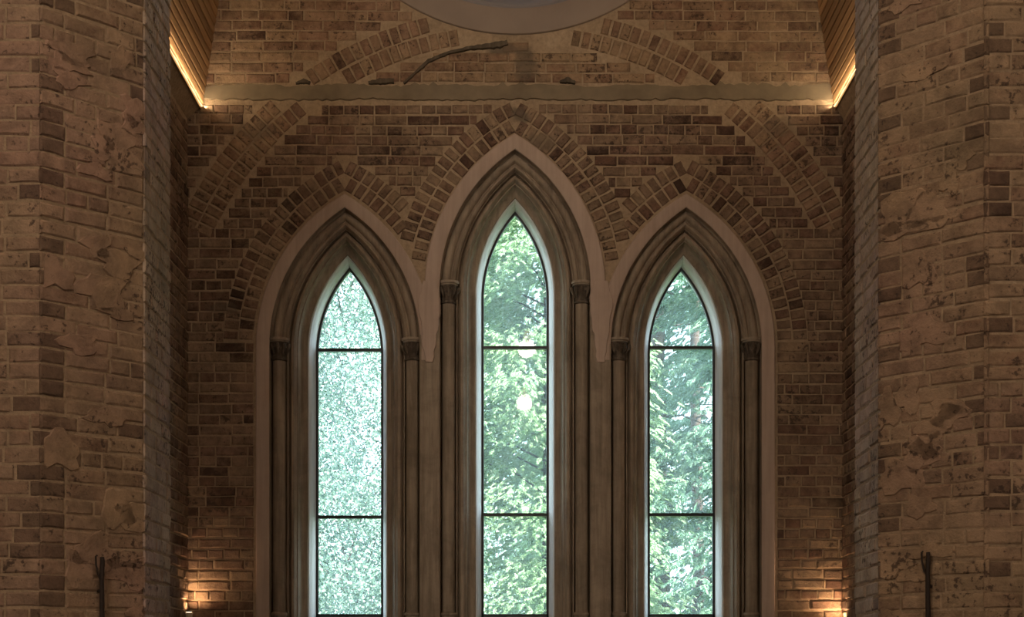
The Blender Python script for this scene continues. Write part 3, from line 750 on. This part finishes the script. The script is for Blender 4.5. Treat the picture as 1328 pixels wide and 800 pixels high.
# ------------------------------------------------------------------ outdoors
boxs('ground', (-40, DW + .6, -.3), (40, 70, -.02), M['grass'], 'grass churchyard outside the windows')
rng = np.random.default_rng(11)
def quads_obj(name, V, m, parent):                    # V: (n,4,3)
    n = V.shape[0]; me = bpy.data.meshes.new(name)
    me.vertices.add(n * 4); me.vertices.foreach_set('co', V.reshape(-1).astype(np.float32))
    me.loops.add(n * 4); me.loops.foreach_set('vertex_index', np.arange(n * 4, dtype=np.int32))
    me.polygons.add(n); me.polygons.foreach_set('loop_start', np.arange(0, n * 4, 4, dtype=np.int32))
    me.update(calc_edges=True); me.validate()
    o = link_mesh(name, me, m, parent); o['kind'] = 'stuff'; return o
def unit(a): return a / (np.linalg.norm(a, axis=-1, keepdims=True) + 1e-9)
def spray_template(k=6):
    out = []
    for i in range(k):
        t = (i + .5) / k; L = .42 * (1 - .65 * t) + .08
        for s in (-1, 1):
            a = .85 - .25 * t; b0 = np.array([t * .8, 0, 0]); d = np.array([math.cos(a), s * math.sin(a), -.12])
            q = np.array([-math.sin(a) * s, math.cos(a), 0]) * .05
            out.append([b0, b0 + d * L * .55 + q, b0 + d * L, b0 + d * L * .55 - q])
    out.append([[0, 0, 0], [.6, .025, 0], [1.05, 0, -.06], [.6, -.025, 0]])
    return np.array(out)
TPL = spray_template(); _j = np.random.default_rng(2).normal(0, .075, (len(TPL), 4)); _j[:, 0] = 0; TPL[..., 2] += _j
def sprays(pos, dirs, size, roll):
    d = unit(dirs); up = np.array([0, 0, 1.0]); sd = unit(np.cross(np.broadcast_to(up, d.shape), d)); nn = np.cross(d, sd)
    c, s = np.cos(roll)[:, None], np.sin(roll)[:, None]; sd, nn = sd * c + nn * s, nn * c - sd * s
    T = TPL[None] * size[:, None, None, None]
    V = T[..., 0:1] * d[:, None, None] + T[..., 1:2] * sd[:, None, None] + T[..., 2:3] * nn[:, None, None]
    V = V + pos[:, None, None]
    # droop with length along the spray
    V[..., 2] -= .35 * (T[..., 0] ** 2) / np.maximum(size[:, None, None], .01)
    return V.reshape(-1, 4, 3)
def conifer(loc, H, R, nb, per, size, rise, droop, label, m, base=0.3, trunk=.1, power=.8, group=None, seed=1):
    g = np.random.default_rng(seed)
    t = empty('conifer_tree', loc); t['label'] = label; t['category'] = 'tree'
    if group: t['group'] = group
    mb = MB(); mb.tube([(0, 0, 0), (.03, .02, H * .4), (0, 0, H * .75), (0, 0, H * .98)], [trunk, trunk * .75, trunk * .4, .02], 9)
    mb.build('trunk', M['bark'], t, 60)
    P_, D_, Sz = [], [], []; br = MB()
    for b in range(nb):
        h = base + (H - base) * ((b + g.uniform(0, 1)) / nb); ph = g.uniform(0, 2 * PI); Lb = R * max(.08, (1 - h / H)) ** power * g.uniform(.75, 1.12)
        if b % 7 == 0:
            br.tube([(Lb * r * math.cos(ph), Lb * r * math.sin(ph), h + rise * Lb * r - droop * Lb * r * r) for r in (0, .35, .7, 1)], [.018, .013, .008, .003], 4)
        r = g.uniform(.18, 1.0, per) ** .7; rr_ = Lb * r
        lat = g.normal(0, .2, per) * Lb * (1.1 - .5 * r)
        x = rr_ * math.cos(ph) - lat * math.sin(ph); y = rr_ * math.sin(ph) + lat * math.cos(ph)
        z = h + rise * rr_ - droop * Lb * r * r + g.normal(0, .035 if rise < .5 else .11, per)
        a = ph + np.sign(lat) * g.uniform(.1, 1.0, per)
        P_.append(np.stack([x, y, z], 1)); D_.append(np.stack([np.cos(a), np.sin(a), rise * .4 - droop * 1.1 * r + g.normal(0, .22, per)], 1)); Sz.append(size * g.uniform(.6, 1.25, per))
    pos = np.concatenate(P_); d = np.concatenate(D_); sz = np.concatenate(Sz)
    quads_obj('foliage', sprays(pos, d, sz, g.normal(0, .45, len(pos))), m, t)
    br.build('branches', M['bark'], t)['kind'] = 'stuff'
    return t
def copy_tree(o, loc, rz, sc, label):
    c = o.copy(); COL.objects.link(c); c.location = loc; c.rotation_euler = (0, 0, rz); c.scale = (sc, sc, sc); c['label'] = label
    for ch in [x for x in bpy.data.objects if x.parent == o]:
        k = ch.copy(); COL.objects.link(k); k.parent = c
    return c
cyp = conifer((.4, 19.4, 0), 11.5, 1.9, 560, 120, .11, .75, .6, 'feathery bright green cypress filling the middle lancet', M['leaf_cypress'], power=.55, seed=4)
ced = conifer((3.2, 20.4, 0), 12.5, 2.9, 190, 130, .17, .18, .45, 'cedar with layered drooping boughs close outside the right lancet', M['leaf_cedar'], base=1.0, trunk=.17, power=.5, seed=9)
for x, y, rz, sc, which, lb in ((3.6, 26, 1.0, 1.0, 'c', 'dark cedar standing behind the nearest cedar, in the right lancet'), (5.2, 24.6, 5.0, .9, 'c', 'cedar at the far right behind the nearest cedar'),                             (6.8, 33, 4.0, 1.15, 'c', 'farthest cedar on the right of the churchyard'), (1.2, 29, .7, .9, 'y', 'distant cypress between the near cypress and the cedars')):
    src = ced if which == 'c' else cyp
    copy_tree(src, (x, y, 0), rz, sc, lb)
# bare trunks seen low in the right lancet
def bare(loc, H, r, label):
    t = empty('pine_trunk', loc); t['label'] = label; t['category'] = 'tree'
    mb = MB(); mb.tube([(0, 0, 0), (.04, 0, H * .3), (-.02, 0, H * .6), (.05, 0, H)], [r, r * .9, r * .75, r * .4], 10); mb.build('trunk', M['bark'], t, 60)
    mb = MB(); g = random.Random(H)
    for k in range(16):
        h = H * (.2 + .045 * k); a = g.uniform(0, 6.28); L = g.uniform(.5, 1.1)
        mb.tube([(0, 0, h), (L * .5 * math.cos(a), L * .5 * math.sin(a), h - .02), (L * math.cos(a), L * math.sin(a), h - .2)], [.02, .013, .004], 5)
    mb.build('branches', M['bark'], t)['kind'] = 'stuff'
bare((2.02, 21.6, 0), 10, .13, 'thicker bare dark trunk low in the right lancet, left side')
bare((2.72, 23.2, 0), 10.5, .10, 'slimmer bare dark trunk low in the right lancet, right side')

# broad shrubby tree in the left lancet
def leafy(loc, H, R, nclus, per, ls, label, seed):
    g = np.random.default_rng(seed); t = empty('leafy_tree', loc); t['label'] = label; t['category'] = 'tree'
    mb = MB(); mb.tube([(.5, .6, 0), (.55, .65, H * .3), (.6, .6, H * .5), (.4, .5, H * .7)], [.1, .08, .05, .02], 8); mb.build('trunk', M['bark'], t, 60)
    hh = H * g.uniform(0.01, 1, nclus) ** 1.6; ph = g.uniform(0, 2 * PI, nclus)
    rad = R * np.sqrt(np.clip(1 - (hh / H) ** 2.2, .02, 1)) * g.uniform(.0, 1, nclus) ** .5
    C = np.stack([rad * np.cos(ph), rad * np.sin(ph), hh], 1)
    br = MB()
    for k in range(0, nclus, 60):
        c = C[k]; br.tube([(0, 0, max(.1, c[2] - rad[k] * .9)), (c[0] * .5, c[1] * .5, c[2] - rad[k] * .35), tuple(c)], [.014, .009, .003], 4)
    br.build('branches', M['bark'], t)['kind'] = 'stuff'
    n = nclus * per; pos = np.repeat(C, per, 0) + g.normal(0, .15, (n, 3))
    d = unit(g.normal(0, 1, (n, 3)) + unit(np.repeat(C, per, 0) * np.array([1, 1, .2])) * .5)
    s = unit(np.cross(d, g.normal(0, 1, (n, 3)))); L = ls * g.uniform(.6, 1.3, n)[:, None]
    V = np.stack([pos, pos + d * L * .5 + s * L * .27, pos + d * L, pos + d * L * .5 - s * L * .27], 1)
    quads_obj('foliage', V, M['leaf_holly'], t)
    return t
leafy((-1.95, 18.0, 0), 8.2, 1.7, 1900, 110, .048, 'bushy pale tree with small glossy leaves outside the left lancet', 5)
leafy((-3.4, 22.5, 0), 6.0, 2.0, 900, 50, .06, 'lower leafy shrub standing behind the bushy tree', 6)
